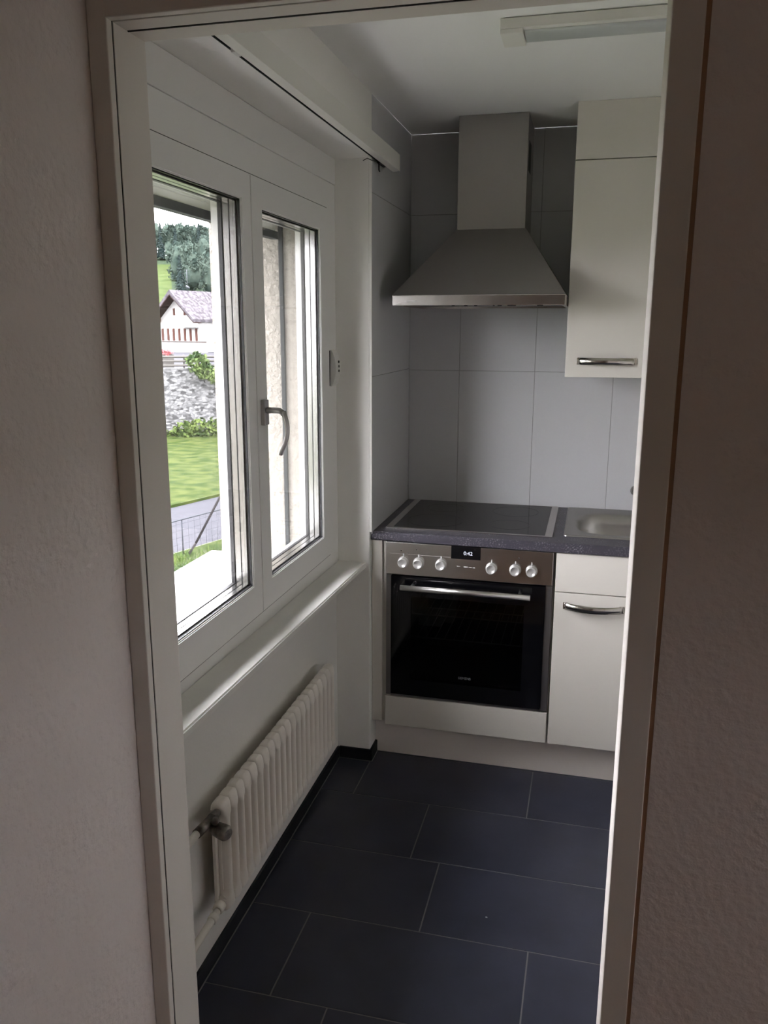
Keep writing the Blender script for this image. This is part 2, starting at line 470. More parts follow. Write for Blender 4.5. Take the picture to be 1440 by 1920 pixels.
# door frame (casing, lining with seal groove)
d1 = Thing('door_1', (.43, -2.17, 0), 'painted frame of the open doorway without a door leaf', 'door frame', kind='structure')
yb = -2.2345
bm = B()
box(bm, HXL + .0005, DL, yb, -2.2195, 0, DH + .050, .0022, 3)
box(bm, DR, .8465, yb, -2.2195, 0, DH + .050, .0022, 3)
box(bm, DL - .004, DR + .004, yb + .0001, -2.2195, DH, DH + .050, .0022, 3)
d1.part('casing', bm, M['frame_paint'])
bm = B()
for xa, xb in ((HXL + .02, DL), (DR, .84)):
    box(bm, xa, xb, -2.2163, YI, 0, DH + .03, .0012)
box(bm, HXL + .02, .84, -2.2163, -2.1800, DH, DH + .03, .0012)
box(bm, HXL + .02, .84, -2.1740, YI, DH, DH + .03, .0012)
d1.part('lining', bm, M['frame_paint'])
bm = B()
box(bm, DL - .003, DR + .003, -2.1805, -2.1735, DH + .003, DH + .012)
tube(bm, [(DL - .001, -2.1768, DH + .0012), (DR + .001, -2.1768, DH + .0012)], .0022, 8)
d1.part('seal', bm, M['seal'], label='black rubber seal in the head of the frame')
bm = B()
box(bm, HXL + .03, DL - .003, -2.2197, -2.2160, 0, DH + .01)
box(bm, DR + .003, .835, -2.2197, -2.2160, 0, DH + .01)
box(bm, DL - .01, DR + .01, -2.2197, -2.2160, DH + .003, DH + .02)
d1.part('joint', bm, M['dark_gap'])
bm = B(); box(bm, .8466, .8529, YF + .0015, YF + .02, 0, DH + .054)
d1.part('edge_joint', bm, M['frame_gap'], label='brown joint between frame and wall')
bm = B()
box(bm, HXL + .001, DL - .004, YI - .0, YI + .01, 0, DH + .04, .002); box(bm, DR + .004, .86, YI, YI + .01, 0, DH + .04, .002)
box(bm, HXL + .001, .86, YI, YI + .0099, DH + .006, DH + .055, .002)
d1.part('back_casing', bm, M['frame_paint'])

# baseboards (dark tile strip)
bm = B()
bh, bt = .046, .0085
yy = [YL, -1.855, -1.255, -.655, YC - bt]
for i in range(len(yy)-1):
    box(bm, XN, XN + bt, yy[i] + .0012, yy[i+1] - .0012, .0015, bh, .0008, 1)
box(bm, XN + .0005, XN + bt - .001, YL, YC - .001, 0, bh - .002, mi=1)
box(bm, XN + bt + .001, -.001, YC - bt, YC - .0002, .0015, bh, .0008, 1)
box(bm, XN + bt, -.001, YC - bt + .001, YC - .0002, 0, bh - .002, mi=1)
box(bm, -.0078, .0010, YC - bt, -.52, .0015, bh, .0008, 1)
box(bm, -.0078, .0002, YC - bt + .001, -.52, 0, bh - .002, mi=1)
box(bm, XN + bt, XN + bt + .0028, YL, YC - bt, 0, .0022, mi=1)
box(bm, XN + bt, .0010, YC - bt - .0028, YC - bt, 0, .0022, mi=1)
box(bm, .0010, .0038, YC - bt - .0028, -.525, 0, .0022, mi=1)
struct('baseboard_left', bm, [M['base_tile'], M['grout']], 'low dark tile skirting round the niche and the pier', 'baseboard')

# ------------------------------------------------------------------ window
w1 = Thing('window_1', (-.16, -1.33, .77), 'white plastic double casement window in the recess', 'window', kind='structure')
bm = B()
ring(bm, YL + .001, YC - .001, .7685, 2.075, (.10, .098, .080, .10), -.20, -.1265, .002)
w1.part('window_frame', bm, M['pvc'])
bm = B(); box(bm, -.19, -.1245, YL + .002, YC - .002, 2.0755, 2.1555, .0015)
w1.part('shutter_box_panel', bm, M['pvc_panel'])
S_Z0, S_Z1 = .838, 1.990
def sash(y0, y1, oy0, oy1, oz0=.922, oz1=1.918):
    bm = B()
    ring(bm, y0, y1, S_Z0, S_Z1, (oy0 - y0, y1 - oy1, oz0 - S_Z0, S_Z1 - oz1), -.150, -.118, .003)
    ring(bm, y0 + .012, y1 - .012, S_Z0 + .012, S_Z1 - .012, (oy0 - y0 - .010, y1 - oy1 - .010, oz0 - S_Z0 - .010, S_Z1 - oz1 - .010), -.200, -.1495, .002)
    s = w1.part('sash', bm, M['pvc'])
    def rg(x0, x1, e, m, nm):
        b = B(); ring(b, oy0 - .004, oy1 + .004, oz0 - .004, oz1 + .004, .004 + e, x0, x1)
        return w1.part(nm, b, m, parent=s)
    rg(-.1300, -.1235, .0022, M['gasket'], 'gasket')
    rg(-.1480, -.1332, .0065, M['alu'], 'glass_spacer')
    rg(-.1512, -.1482, .0050, M['gasket'], 'gasket')
    rg(-.1660, -.1514, .0065, M['alu'], 'glass_spacer')
    rg(-.1800, -.1700, .0075, M['gasket'], 'gasket')
    for x in (-.1316, -.1497, -.1680):
        b = B(); box(b, x - .0015, x + .0015, oy0 - .004, oy1 + .004, oz0 - .004, oz1 + .004)
        w1.part('glass_pane', b, M['glass'], parent=s)
    return s
sashL = sash(-1.960, -1.3335, -1.886, -1.391, .932, 1.923)
sashR = sash(-1.3310, -.7060, -1.258, -.7905, .920, 1.915)
bm = B(); ring(bm, -1.9625, -.7035, S_Z0 - .0026, S_Z1 + .0022, .0030, -.1268, -.1225)  # dark ring drawn for the shade in the gap round the sashes
w1.part('gap_shade', bm, M['gasket'])
# handle on the right sash
bm = B()
hy, hz = -1.294, 1.392
box(bm, -.1185, -.106, hy - .0155, hy + .0155, hz - .034, hz + .034, .003)
tube(bm, [(-.107, hy, hz + .006), (-.088, hy, hz + .006), (-.070, hy + .001, hz + .005), (-.060, hy + .001, hz - .002)], .0085, 12)
pts, rad = [], []
for i in range(15):
    t = i / 14
    pts.append((-.060 + .013*math.sin(pi*min(1, t*1.05)) - .010*t*t, hy, hz + .004 - .118*t))
    rad.append((.0095 - .002*t, .0065 - .0015*t))
tube(bm, pts, 0, 12, True, rad)
w1.part('handle', bm, M['handle_steel'], parent=sashR, label='satin steel window handle')

# inner sill: front edge runs slightly out of parallel
bm = B()
pl = [(XN + .012, YL), (XN + .012, YC), (-.020, YC), (-.034, YL)]
rise = lambda y: .021*(YC - y)/(YC - YL)
lo = [bm.verts.new((p[0], p[1], .768 + rise(p[1]))) for p in pl]; hi = [bm.verts.new((p[0], p[1], .786 + rise(p[1]))) for p in pl]
bm.faces.new(lo[::-1]); bm.faces.new(hi)
for k in range(4): bm.faces.new((lo[k], lo[(k+1) % 4], hi[(k+1) % 4], hi[k]))
ed = [e for e in bm.edges if all(v in hi for v in e.verts) and max(e.verts[0].co.x, e.verts[1].co.x) > -.06 and min(e.verts[0].co.x, e.verts[1].co.x) > -.06]
bmesh.ops.bevel(bm, geom=ed, offset=.004, segments=3, affect='EDGES')
struct('trim_1', bm, M['sill'], 'white inner window sill with a rounded front edge', 'window sill')
bm = B(); box(bm, -.62, -.2, YL, -.62, .765, .795, .003)
struct('trim_2', bm, mat('outer_sill_stone', (.78, .77, .75), .7), 'pale outer window sill', 'window sill')

# exterior blind, retracted: guide rails and bottom bar
bl = Thing('outer_blind', (-.325, -1.33, .8), 'raised outside blind with grey bottom bar and guide rails', 'blind')
for y in (-.6215, YL + .0015):
    bm = B(); s = -1 if y > -1 else 1
    box(bm, -.319, -.305, min(y, y + s*.012), max(y, y + s*.012), .797, 1.998, .001)
    bl.part('guide_rail', bm, M['dark_alu'])
bm = B(); box(bm, -.342, -.316, YL + .016, -.636, 1.905, 1.930, .002)
bl.part('bottom_bar', bm, M['dark_alu'])
bm = B()
for k in range(3): box(bm, -.336, -.326, YL + .016, -.636, 1.931 + k*.0228, 1.953 + k*.0228, .003)
box(bm, -.336, -.326, YL + .016, -.636, 1.999, 2.164)
bl.part('slats', bm, M['pvc'])

# curtain rail board on the lintel
cr = Thing('curtain_rail', (.02, -1.25, 2.15), 'long white curtain rail board fixed along the window lintel', 'curtain rail')
bm = B(); box(bm, .018, .045, YI + .001, -.386, 2.148, 2.203, .0015)
cr.part('valance_board', bm, M['lamp_body'])
bm = B()
box(bm, .0006, .0175, YI + .001, -.45, 2.166, 2.176); box(bm, .0006, .0042, YI + .001, -.45, 2.156, 2.166); box(bm, .0145, .0175, YI + .001, -.45, 2.156, 2.166)
cr.part('track', bm, M['dark_alu'])
bm = B()
box(bm, .004, .015, -.548, -.47, 2.148, 2.160, .002); tube(bm, [(.0095, -.542, 2.15), (.0095, -.542, 2.127), (.011, -.538, 2.123)], .0022, 8)
tube(bm, [(.006, -.560, 2.152), (.004, -.60, 2.146), (-.004, -.64, 2.147), (-.012, -.66, 2.137)], .0013, 6)
cr.part('end_stop', bm, M['gasket'])
bm = B(); box(bm, .004, .0145, -1.70, -1.67, 2.150, 2.164, .002)
cr.part('glider', bm, M['white_plastic'])

# blind remote holder on the window frame
bs = Thing('blind_switch', (-.125, -.655, 1.42), 'slim white blind switch with three dark buttons on the window frame', 'switch')
bm = B()
prof = []
for i in range(17):
    t = i/16; prof.append((t, .008 + .016*math.sin(pi*t)**.7))
rows = []
for t, dx in prof:
    z = 1.421 + .12*t
    rows.append([bm.verts.new(p) for p in ((-.1264, -.689, z), (-.1264 + dx, -.685, z), (-.1264 + dx, -.632, z), (-.1264, -.626, z))])
for a, b in zip(rows, rows[1:]):
    for k in range(4): bm.faces.new((a[k], a[(k+1) % 4], b[(k+1) % 4], b[k]))
bm.faces.new(rows[0][::-1]); bm.faces.new(rows[-1])
bs.part('housing', bm, M['white_plastic'])
bm = B(); box(bm, -.1264, -.121, -.697, -.6885, 1.423, 1.540, .001)  # dark strip standing in for the gap shadow beside the switch
bs.part('edge_shade', bm, M['gasket'])
for z in (1.472, 1.487, 1.502):
    bm = B(); lathe(bm, [(.0001, .0), (.0045, .0), (.0045, .0022), (.003, .003)], Matrix.Translation((-.1035, -.652, z)) @ Matrix.Rotation(pi/2, 4, 'Y'), 12)
    bs.part('button', bm, M['mark_dark'])

# ------------------------------------------------------------------ radiator
NR = 21
R_Y0, R_Y1 = -1.735, -.850
RZ0, RZ1 = .195, .492
RXB, RXF = -.108, -.062
pitch = (R_Y1 - R_Y0) / NR
rd = Thing('radiator', (-.085, -1.29, .0), 'cream column radiator under the window sill', 'radiator')
rxc = (RXB + RXF) / 2; rdh = (RXF - RXB) / 2
def section(yc):
    bm = B()
    hgt = RZ1 - RZ0
    lv = [(0, .50, .62), (.012, .62, .93), (.03, .499, 1.0), (.07, .499, 1.0), (.095, .44, 1.0), (.125, .27, 1.0), (.155, .205, 1.0),
          (.83, .205, 1.0), (.86, .27, 1.0), (.885, .43, .99), (.91, .499, .95), (.955, .499, .86), (.985, .48, .66), (1, .30, .35)]
    rings = []
    for t, w, d in lv:
        z = RZ0 + hgt*t; hw = min(w, .499)*pitch; dd = rdh*d
        shape = [(-dd, -hw*.6), (-dd*.7, -hw), (0, -hw), (dd*.72, -hw*.97), (dd*.93, -hw*.62), (dd, -hw*.2), (dd, hw*.2), (dd*.93, hw*.62), (dd*.72, hw*.97), (0, hw), (-dd*.7, hw), (-dd, hw*.6)]
        rings.append([bm.verts.new((rxc + a, yc + b, z)) for a, b in shape])
    n = len(rings[0])
    for a, b in zip(rings, rings[1:]):
        for k in range(n):
            f = bm.faces.new((a[k], a[(k+1) % n], b[(k+1) % n], b[k])); f.smooth = True
    bm.faces.new(rings[0][::-1]); bm.faces.new(rings[-1])
    box(bm, RXB + .006, RXB + .014, yc - pitch*.499, yc + pitch*.499, RZ0 + .02, RZ1 - .02)      # web towards the wall
    return bm
for i in range(NR):
    rd.part('radiator_section', section(R_Y0 + pitch*(i + .5)), M['radiator'])
bm = B()
tube(bm, [(rxc, R_Y0 + .004, RZ1 - .022), (rxc, R_Y1 - .004, RZ1 - .022)], .0155, 14)
tube(bm, [(rxc, R_Y0 + .004, RZ0 + .022), (rxc, R_Y1 - .004, RZ0 + .022)], .0155, 14)
rd.part('header_tube', bm, M['radiator'])
bm = B(); yn = R_Y0 + pitch*.5 - pitch*.205
box(bm, rxc - .0018, rxc + .0018, yn - .0025, yn + .002, RZ0 + .05, RZ1 - .055, .0008)
rd.part('weld_seam', bm, M['radiator'])
bm = B()
lathe(bm, [(.013, 0), (.013, .01), (.010, .012), (.010, .03)], Matrix.Translation((rxc, R_Y0 - .028, RZ1 - .024)) @ Matrix.Rotation(-pi/2, 4, 'X'), 14)
tube(bm, [(rxc, R_Y0 - .026, RZ1 - .024), (rxc - .008, R_Y0 - .05, RZ1 - .03), (rxc - .012, R_Y0 - .085, RZ1 - .03)], .012, 12)
lathe(bm, [(.012, -.01), (.017, 0), (.019, .02), (.019, .032), (.013, .040)], Matrix.Translation((rxc + .012, R_Y0 - .032, RZ1 - .046)) @ Matrix.Rotation(pi/2, 4, 'Y') @ Matrix.Rotation(.35, 4, 'X'), 16)
lathe(bm, [(.009, 0), (.009, .012), (.005, .014)], Matrix.Translation((rxc + .014, R_Y0 - .034, RZ1 - .020)) @ Matrix.Rotation(pi/2, 4, 'X'), 14)
rd.part('valve', bm, M['valve'], label='worn metal radiator valve')
bm = B()
tube(bm, [(rxc - .012, R_Y0 - .08, RZ1 - .030), (rxc - .014, YL - .0, RZ1 - .028)], .0095, 12)
rd.part('pipe', bm, M['pipe'])
bm = B()
tube(bm, [(rxc, R_Y0 + .012, RZ0 + .020), (rxc, R_Y0 - .04, RZ0 + .014), (rxc - .003, YL, RZ0 + .002)], .0095, 12)
lathe(bm, [(.0125, -.012), (.0145, -.008), (.0145, .010), (.0115, .014)], Matrix.Translation((rxc, R_Y0 - .012, RZ0 + .018)) @ Matrix.Rotation(pi/2, 4, 'X'), 8)
lathe(bm, [(.011, -.008), (.013, -.005), (.013, .008), (.0105, .012)], Matrix.Translation((rxc, R_Y0 - .046, RZ0 + .013)) @ Matrix.Rotation(pi/2, 4, 'X'), 8)
rd.part('pipe', bm, M['pipe'])
for y in (-1.55, -1.03):
    bm = B(); box(bm, XN, RXB + .003, y - .01, y + .01, RZ1 - .08, RZ1 - .05); rd.part('wall_bracket', bm, M['radiator'])

# ------------------------------------------------------------------ cabinets, worktop
YO = -.582         # front plane of doors
YW = -.590         # worktop front
# oven housing cabinet
oc = Thing('oven_cabinet', (.345, -.3, 0), 'cream base cabinet that houses the oven with a low bottom panel', 'cabinet')
bm = B(); box(bm, .0325, .0475, -.56, -.02, .146, .8655); box(bm, .6438, .649, -.56, -.02, .146, .8655); box(bm, .0475, .6438, -.56, -.02, .146, .162)
box(bm, .0475, .6438, -.03, -.02, .162, .8655)
oc.part('carcass', bm, M['carcass'])
bm = B(); box(bm, .0455, .6445, YO, YO + .018, .147, .2640, .0015)
oc.part('bottom_panel', bm, M['cabinet'])
bm = B(); box(bm, -.0065, .0322, -.576, -.558, .155, .8655, .002); box(bm, .0322, .0452, -.566, -.548, .155, .8655, .001)
oc.part('filler_strip', bm, M['cabinet'])
# sink cabinet
scb = Thing('sink_cabinet', (.95, -.3, 0), 'cream base cabinet under the sink with drawer front and bow handle', 'cabinet')
bm = B(); box(bm, .651, .666, -.56, -.02, .146, .8655); box(bm, 1.234, 1.249, -.56, -.02, .146, .8655); box(bm, .666, 1.234, -.56, -.02, .146, .162); box(bm, .666, 1.234, -.03, -.02, .162, .8655)
box(bm, .666, 1.234, -.56, -.545, .70, .74)
scb.part('carcass', bm, M['carcass'])
bm = B(); box(bm, .6515, 1.2485, YO, YO + .018, .7245, .8625, .0015)
scb.part('drawer_front', bm, M['cabinet'])
bm = B(); box(bm, .6515, 1.2485, YO, YO + .018, .147, .7210, .0015)
sdoor = scb.part('door', bm, M['cabinet'])
def bow_handle(x0, x1, z, yface, hh, out):
    bm = B(); n = 20; rows = []
    th = .0028
    for i in range(n + 1):
        t = i / n; x = x0 + (x1 - x0)*t
        k = min(1, min(t, 1 - t)/.16)
        bow = math.sin(pi*t)
        y = yface - .003 - out*(.45*(k*k*(3-2*k)) + .55*bow)
        y = yface - .0015 - out*bow**.75 if 0 < t < 1 else yface - .0015
        rows.append([bm.verts.new((x, y + s*th/2, z + q*hh/2)) for s, q in ((-1,-1),(-1,1),(1,1),(1,-1))])
    for a, b in zip(rows, rows[1:]):
        for k in range(4):
            f = bm.faces.new((a[k], a[(k+1) % 4], b[(k+1) % 4], b[k]))
            f.smooth = k in (0, 2)
    bm.faces.new(rows[0][::-1]); bm.faces.new(rows[-1])
    for x in (x0 - .002, x1 - .014):
        box(bm, x, x + .016, yface - .004, yface, z - hh/2, z + hh/2, .001)
    return bm
scb.part('handle', bow_handle(.684, .884, .676, YO, .024, .030), M['chrome'], parent=sdoor, label='chrome bow handle')
# plinth
bm = B(); box(bm, -.006, 1.251, -.5245, -.508, .0, .1455, .001)
single('plinth', bm, mat('plinth_board', (.80, .745, .70), .45), 'plain cream plinth board under the base cabinets', 'plinth')
# worktop (with cut-outs for hob and sink left solid except the bowl)
BX0, BX1, BY0, BY1 = .712, 1.09, -.432, -.098    # bowl opening
bm = B()
def wtop(x0, x1, y0, y1): box(bm, x0, x1, y0, y1, .8665, .9)
xs = [-.0075, BX0 - .009, BX1 + .009, 1.2515]; ys = [YW, BY0 - .009, BY1 + .009, -.0008]
gv = {}
for zi, z in enumerate((.8665, .9)):
    for i, x in enumerate(xs):
        for j, y in enumerate(ys): gv[i, j, zi] = bm.verts.new((x, y, z))
for i in range(3):
    for j in range(3):
        if (i, j) == (1, 1): continue
        bm.faces.new([gv[i,j,1], gv[i+1,j,1], gv[i+1,j+1,1], gv[i,j+1,1]])
        bm.faces.new([gv[i,j,0], gv[i,j+1,0], gv[i+1,j+1,0], gv[i+1,j,0]])
def side(a, b): bm.faces.new([gv[(*a,0)], gv[(*b,0)], gv[(*b,1)], gv[(*a,1)]])
for i in range(3): side((i,0),(i+1,0)); side((i+1,3),(i,3))
for j in range(3): side((0,j+1),(0,j)); side((3,j),(3,j+1))
for a, b in (((1,1),(1,2)), ((1,2),(2,2)), ((2,2),(2,1)), ((2,1),(1,1))): side(a, b)
ed = [e for e in bm.edges if all(abs(v.co.y - YW) < 1e-6 and abs(v.co.z-.9) < 1e-6 for v in e.verts) or all(abs(v.co.y - YW) < 1e-6 and abs(v.co.z-.8665) < 1e-6 for v in e.verts)]
bmesh.ops.bevel(bm, geom=ed, offset=.005, segments=3, affect='EDGES')
single('worktop', bm, M['worktop'], 'dark speckled kitchen worktop with rounded front edge', 'worktop')

tc_ = Thing('tall_cabinet', (1.43, -.3, 0), 'tall cream cupboard standing right of the worktop', 'cabinet')
bm = B(); box(bm, 1.253, 1.616, -.565, -.002, .0, 2.33); tc_.part('carcass', bm, M['carcass'])
bm = B(); box(bm, 1.254, 1.615, YO, YO + .0165, .147, 2.33, .0015); tc_.part('door', bm, M['cabinet'])
# hob
hb = Thing('hob', (.33, -.27, .9), 'black ceramic hob with steel border set in the worktop', 'hob')
HX0, HX_1, HYa, HYb = .034, .632, -.530, -.012
bm = B()
zf = .9045
def flatring(bm, x0, x1, y0, y1, l, r, f, b_, z0, z1):
    o = ((x0,y0),(x1,y0),(x1,y1),(x0,y1)); i = ((x0+l,y0+f),(x1-r,y0+f),(x1-r,y1-b_),(x0+l,y1-b_))
    V = [[bm.verts.new((p[0],p[1],z)) for p in q] for z in (z0, z1) for q in (o, i)]
    ob, ib, of, inf = V
    for k in range(4):
        j = (k+1) % 4
        bm.faces.new((of[k],of[j],inf[j],inf[k])); bm.faces.new((ob[j],ob[k],ib[k],ib[j])); bm.faces.new((ob[k],ob[j],of[j],of[k])); bm.faces.new((ib[j],ib[k],inf[k],inf[j]))
flatring(bm, HX0, HX_1, HYa, HYb, .026, .026, .012, .010, .9003, zf)
hb.part('border', bm, M['steel'])
bm = B(); box(bm, HX0 + .0262, HX_1 - .0262, HYa + .0122, HYb - .0102, .9003, zf - .0004)
hg = hb.part('glass_plate', bm, M['hob'])
for (cx_, cy_, r_) in ((.19, -.38, .105), (.47, -.38, .075), (.19, -.15, .075), (.47, -.15, .09)):
    bm = B(); n = 48
    a = [bm.verts.new((cx_ + r_*math.cos(2*pi*k/n), cy_ + r_*math.sin(2*pi*k/n), zf - .0002)) for k in range(n)]
    b = [bm.verts.new((cx_ + (r_-.0015)*math.cos(2*pi*k/n), cy_ + (r_-.0015)*math.sin(2*pi*k/n), zf - .0002)) for k in range(n)]
    for k in range(n): bm.faces.new((a[k], a[(k+1) % n], b[(k+1) % n], b[k]))
    hb.part('cooking_zone', bm, M['hob_mark'], parent=hg)

# sink
sk = Thing('sink', (.93, -.25, .9), 'stainless steel sink set in the worktop beside the hob', 'sink')
def rrect(x0, x1, y0, y1, r, z, n=6):
    out = []
    for cx_, cy_, a0 in ((x1-r, y1-r, 0), (x0+r, y1-r, 90), (x0+r, y0+r, 180), (x1-r, y0+r, 270)):
        for k in range(n+1):
            a = math.radians(a0 + 90*k/n); out.append((cx_ + r*math.cos(a), cy_ + r*math.sin(a), z))
    return out
bm = B()
loops = [rrect(.669, 1.16, -.492, -.012, .012, .9004), rrect(.669, 1.16, -.492, -.012, .012, .9045), rrect(.676, 1.153, -.485, -.019, .012, .9062),
         rrect(.688, 1.141, -.472, -.034, .02, .9035), rrect(BX0-.012, BX1+.012, BY0-.012, BY1+.012, .112, .9030), rrect(BX0, BX1, BY0, BY1, .105, .897),
         rrect(BX0+.006, BX1-.006, BY0+.006, BY1-.006, .10, .86), rrect(BX0+.015, BX1-.015, BY0+.015, BY1-.015, .095, .775),
         rrect(BX0+.045, BX1-.045, BY0+.045, BY1-.045, .045, .752), rrect(BX0+.15, BX1-.15, BY0+.13, BY1-.13, .025, .748)]
L = [[bm.verts.new(p) for p in l] for l in loops]
n = len(L[0])
for a, b in zip(L, L[1:]):
    for k in range(n):
        f = bm.faces.new((a[k], a[(k+1) % n], b[(k+1) % n], b[k])); f.smooth = True
bm.faces.new(L[-1])
sk.part('basin', bm, M['sink'])
bm = B(); lathe(bm, [(.0001, .0), (.032, 0), (.034, .003), (.028, .0035), (.0002, .001)], Matrix.Translation(((BX0+BX1)/2, (BY0+BY1)/2, .7485)), 20)
sk.part('drain', bm, M['chrome'])
# wall tap
tp = Thing('wall_tap', (.935, 0, .985), 'chrome wall tap on the tiles above the sink', 'tap')
bm = B()
ax = Matrix.Translation((.928, 0, .985)) @ Matrix.Rotation(pi/2, 4, 'X')
lathe(bm, [(.0001, .0005), (.019, .0005), (.020, .004), (.014, .012), (.011, .014), (.011, .045)], ax, 20)
lathe(bm, [(.0001, .0005), (.019, .0005), (.020, .004), (.014, .012), (.011, .014), (.011, .045)], Matrix.Translation((1.078, 0, .985)) @ Matrix.Rotation(pi/2, 4, 'X'), 20)
tube(bm, [(.918, -.048, .985), (1.09, -.048, .985)], .017, 16)
tp.part('body', bm, M['chrome'], smooth=False)
bm = B(); tube(bm, [(1.003, -.05, .985), (1.003, -.07, 1.02), (1.003, -.11, 1.05), (1.003, -.17, 1.05), (1.003, -.20, 1.02)], .009, 12)
tp.part('spout', bm, M['chrome'])
bm = B(); box(bm, 1.088, 1.12, -.058, -.038, .978, .992, .004); tp.part('lever', bm, M['chrome'])

# ------------------------------------------------------------------ oven
ov = Thing('oven', (.345, -.3, .268), 'built-in steel oven with black glass door and six silver knobs', 'oven')
OX0, OX1 = .0485, .6430
bm = B()
box(bm, OX0, OX0 + .0185, YO + .002, YO + .018, .2700, .7400, .001)
box(bm, OX1 - .0225, OX1, YO + .002, YO + .018, .2700, .7400, .001)
box(bm, OX0 + .0186, OX1 - .0226, YO + .002, YO + .018, .2670, .2755, .001)
ov.part('frame', bm, M['steel_dark'])
bm = B()   # cavity
cx0, cx1, cz0, cz1 = .125, .565, .315, .690
for q in ((OX0+.002, cx0, YO+.02, -.05, .268, .862), (cx1, OX1-.002, YO+.02, -.05, .268, .862), (cx0, cx1, YO+.02, -.05, .268, cz0), (cx0, cx1, YO+.02, -.05, cz1, .862), (cx0, cx1, -.16, -.05, cz0, cz1)):
    box(bm, *q)
ov.part('cavity', bm, M['enamel'])
for z in (.49, .58):
    bm = B()
    tube(bm, [(cx0 + .004, YO + .05, z), (cx1 - .004, YO + .05, z)], .0025, 8)
    tube(bm, [(cx0 + .004, -.2, z), (cx1 - .004, -.2, z)], .0025, 8)
    for k in range(12):
        x = cx0 + .03 + k*(cx1 - cx0 - .06)/11; tube(bm, [(x, YO + .05, z), (x, -.2, z)], .0013, 6)
    ov.part('rack', bm, M['rack'])
bm = B(); box(bm, OX0, OX1 - .0005, YO - .004, YO + .018, .7435, .8640, .0018)
cp = ov.part('control_panel', bm, M['steel'])
YP = YO - .0042
bm = B(); box(bm, .2868, .3910, YP - .001, YP + .002, .8178, .8638)
ds = ov.part('display', bm, M['display'], parent=cp)
ov.part('digits', text_bm('0:42', .0185, Matrix.Translation((.347, YP - .0012, .8395)) @ FRONT), M['digits'], parent=cp)
bm = B()
for x0, x1, z0, z1 in ((.308, .319, .7895, .7915), (.332, .348, .7885, .7915), (.351, .362, .7885, .7905), (.365, .372, .7880, .7905)):
    box(bm, x0, x1, YP - .0003, YP + .001, z0, z1)
box(bm, .067, .285, YP - .0001, YP + .001, .8215, .8220)
ov.part('printed_marks', bm, [M['mark']], parent=cp)
for x, z in ((.1048, .8335), (.1615, .8405), (.5245, .836)):
    bm = B(); lathe(bm, [(.0001, 0), (.0024, 0), (.0024, .0004)], Matrix.Translation((x, YP, z)) @ Matrix.Rotation(pi/2, 4, 'X'), 8)
    ov.part('printed_symbol', bm, M['mark_dark'], parent=cp)
bm = B(); box(bm, .127, .134, YP - .0003, YP + .001, .8240, .8258)
ov.part('printed_symbol', bm, M['mark_dark'], parent=cp)
for x in (.1136, .1695, .2510, .4303, .5133, .5695):
    bm = B()
    lathe(bm, [(.0205, .0), (.0205, .003), (.0185, .004), (.0180, .019), (.0172, .021), (.0135, .0215), (.0130, .0205), (.0005, .0205)],
          Matrix.Translation((x, YP, .7925)) @ Matrix.Rotation(pi/2, 4, 'X'), 32)
    kb = ov.part('knob', bm, M['knob'], parent=cp)
for x in (.1136, .1695, .2510, .4303, .5133, .5695):
    bm = B(); box(bm, x - .0016, x + .0016, YP - .0003, YP + .001, .8130, .8235)  # pale upright line above each knob
    ov.part('knob_line', bm, M['mark'], parent=cp)
# door: black glass with window
bm = B()
dx0, dx1, dz0, dz1 = OX0 + .0195, OX1 - .0240, .2770, .7385
wx0, wx1, wz0, wz1 = .142, .549, .340, .664
for q in ((dx0, wx0, dz0, dz1), (wx1, dx1, dz0, dz1), (wx0, wx1, dz0, wz0), (wx0, wx1, wz1, dz1)):
    box(bm, q[0], q[1], YO - .004, YO + .017, q[2], q[3])
bmesh.ops.remove_doubles(bm, verts=bm.verts[:], dist=1e-6)
dr = ov.part('door', bm, M['oven_glass'])
bm = B(); box(bm, wx0, wx1, YO - .0035, YO + .001, wz0, wz1)
ov.part('door_window', bm, M['oven_window'], parent=dr)
bm = B()
tube(bm, [(.112, YO - .046, .708), (.571, YO - .046, .708)], .0100, 16)
for x in (.150, .533): tube(bm, [(x, YO - .004, .708), (x, YO - .044, .708)], .006, 10)
ov.part('door_handle', bm, mat('bright_handle', (.75, .74, .72), .28, 1.0), parent=dr, label='bright steel bar handle')
ov.part('lettering', text_bm('SIEMENS', .0125, Matrix.Translation((.3445, YO - .0043, .3665)) @ FRONT), mat('door_lettering', (.17, .17, .18), .5), parent=dr)

# ------------------------------------------------------------------ extractor hood
hd = Thing('extractor_hood', (.343, -.25, 1.69), 'steel chimney extractor hood above the hob', 'extractor hood')
X0, X1, HYF = .0500, .6364, -.518
CX0, CX1, CYF, CZ = .2279, .4732, -.251, 1.9640
bm = B()
a = [bm.verts.new(p) for p in ((X0,HYF,1.7250),(X1,HYF,1.7250),(X1,-.001,1.7250),(X0,-.001,1.7250))]
b = [bm.verts.new(p) for p in ((CX0-.002,CYF-.002,CZ),(CX1+.002,CYF-.002,CZ),(CX1+.002,-.001,CZ),(CX0-.002,-.001,CZ))]
for k in range(4): bm.faces.new((a[k], a[(k+1)%4], b[(k+1)%4], b[k]))
bm.faces.new(a[::-1]); bm.faces.new(b)
hd.part('canopy', bm, M['steel_v'])
bm = B()
box(bm, X0, X1, HYF, HYF + .02, 1.6905, 1.7248, .002); box(bm, X0, X0 + .012, HYF + .02, -.001, 1.6905, 1.7248); box(bm, X1 - .012, X1, HYF + .02, -.001, 1.6905, 1.7248)
box(bm, X0 + .012, X1 - .012, -.02, -.001, 1.6905, 1.7248)
fb = hd.part('front_bar', bm, M['steel'])
hd.part('lettering', text_bm('SIEMENS', .0095, Matrix.Translation((.1195, HYF - .0004, 1.7035)) @ FRONT), mat('hood_lettering', (.75, .75, .75), .4), parent=fb)
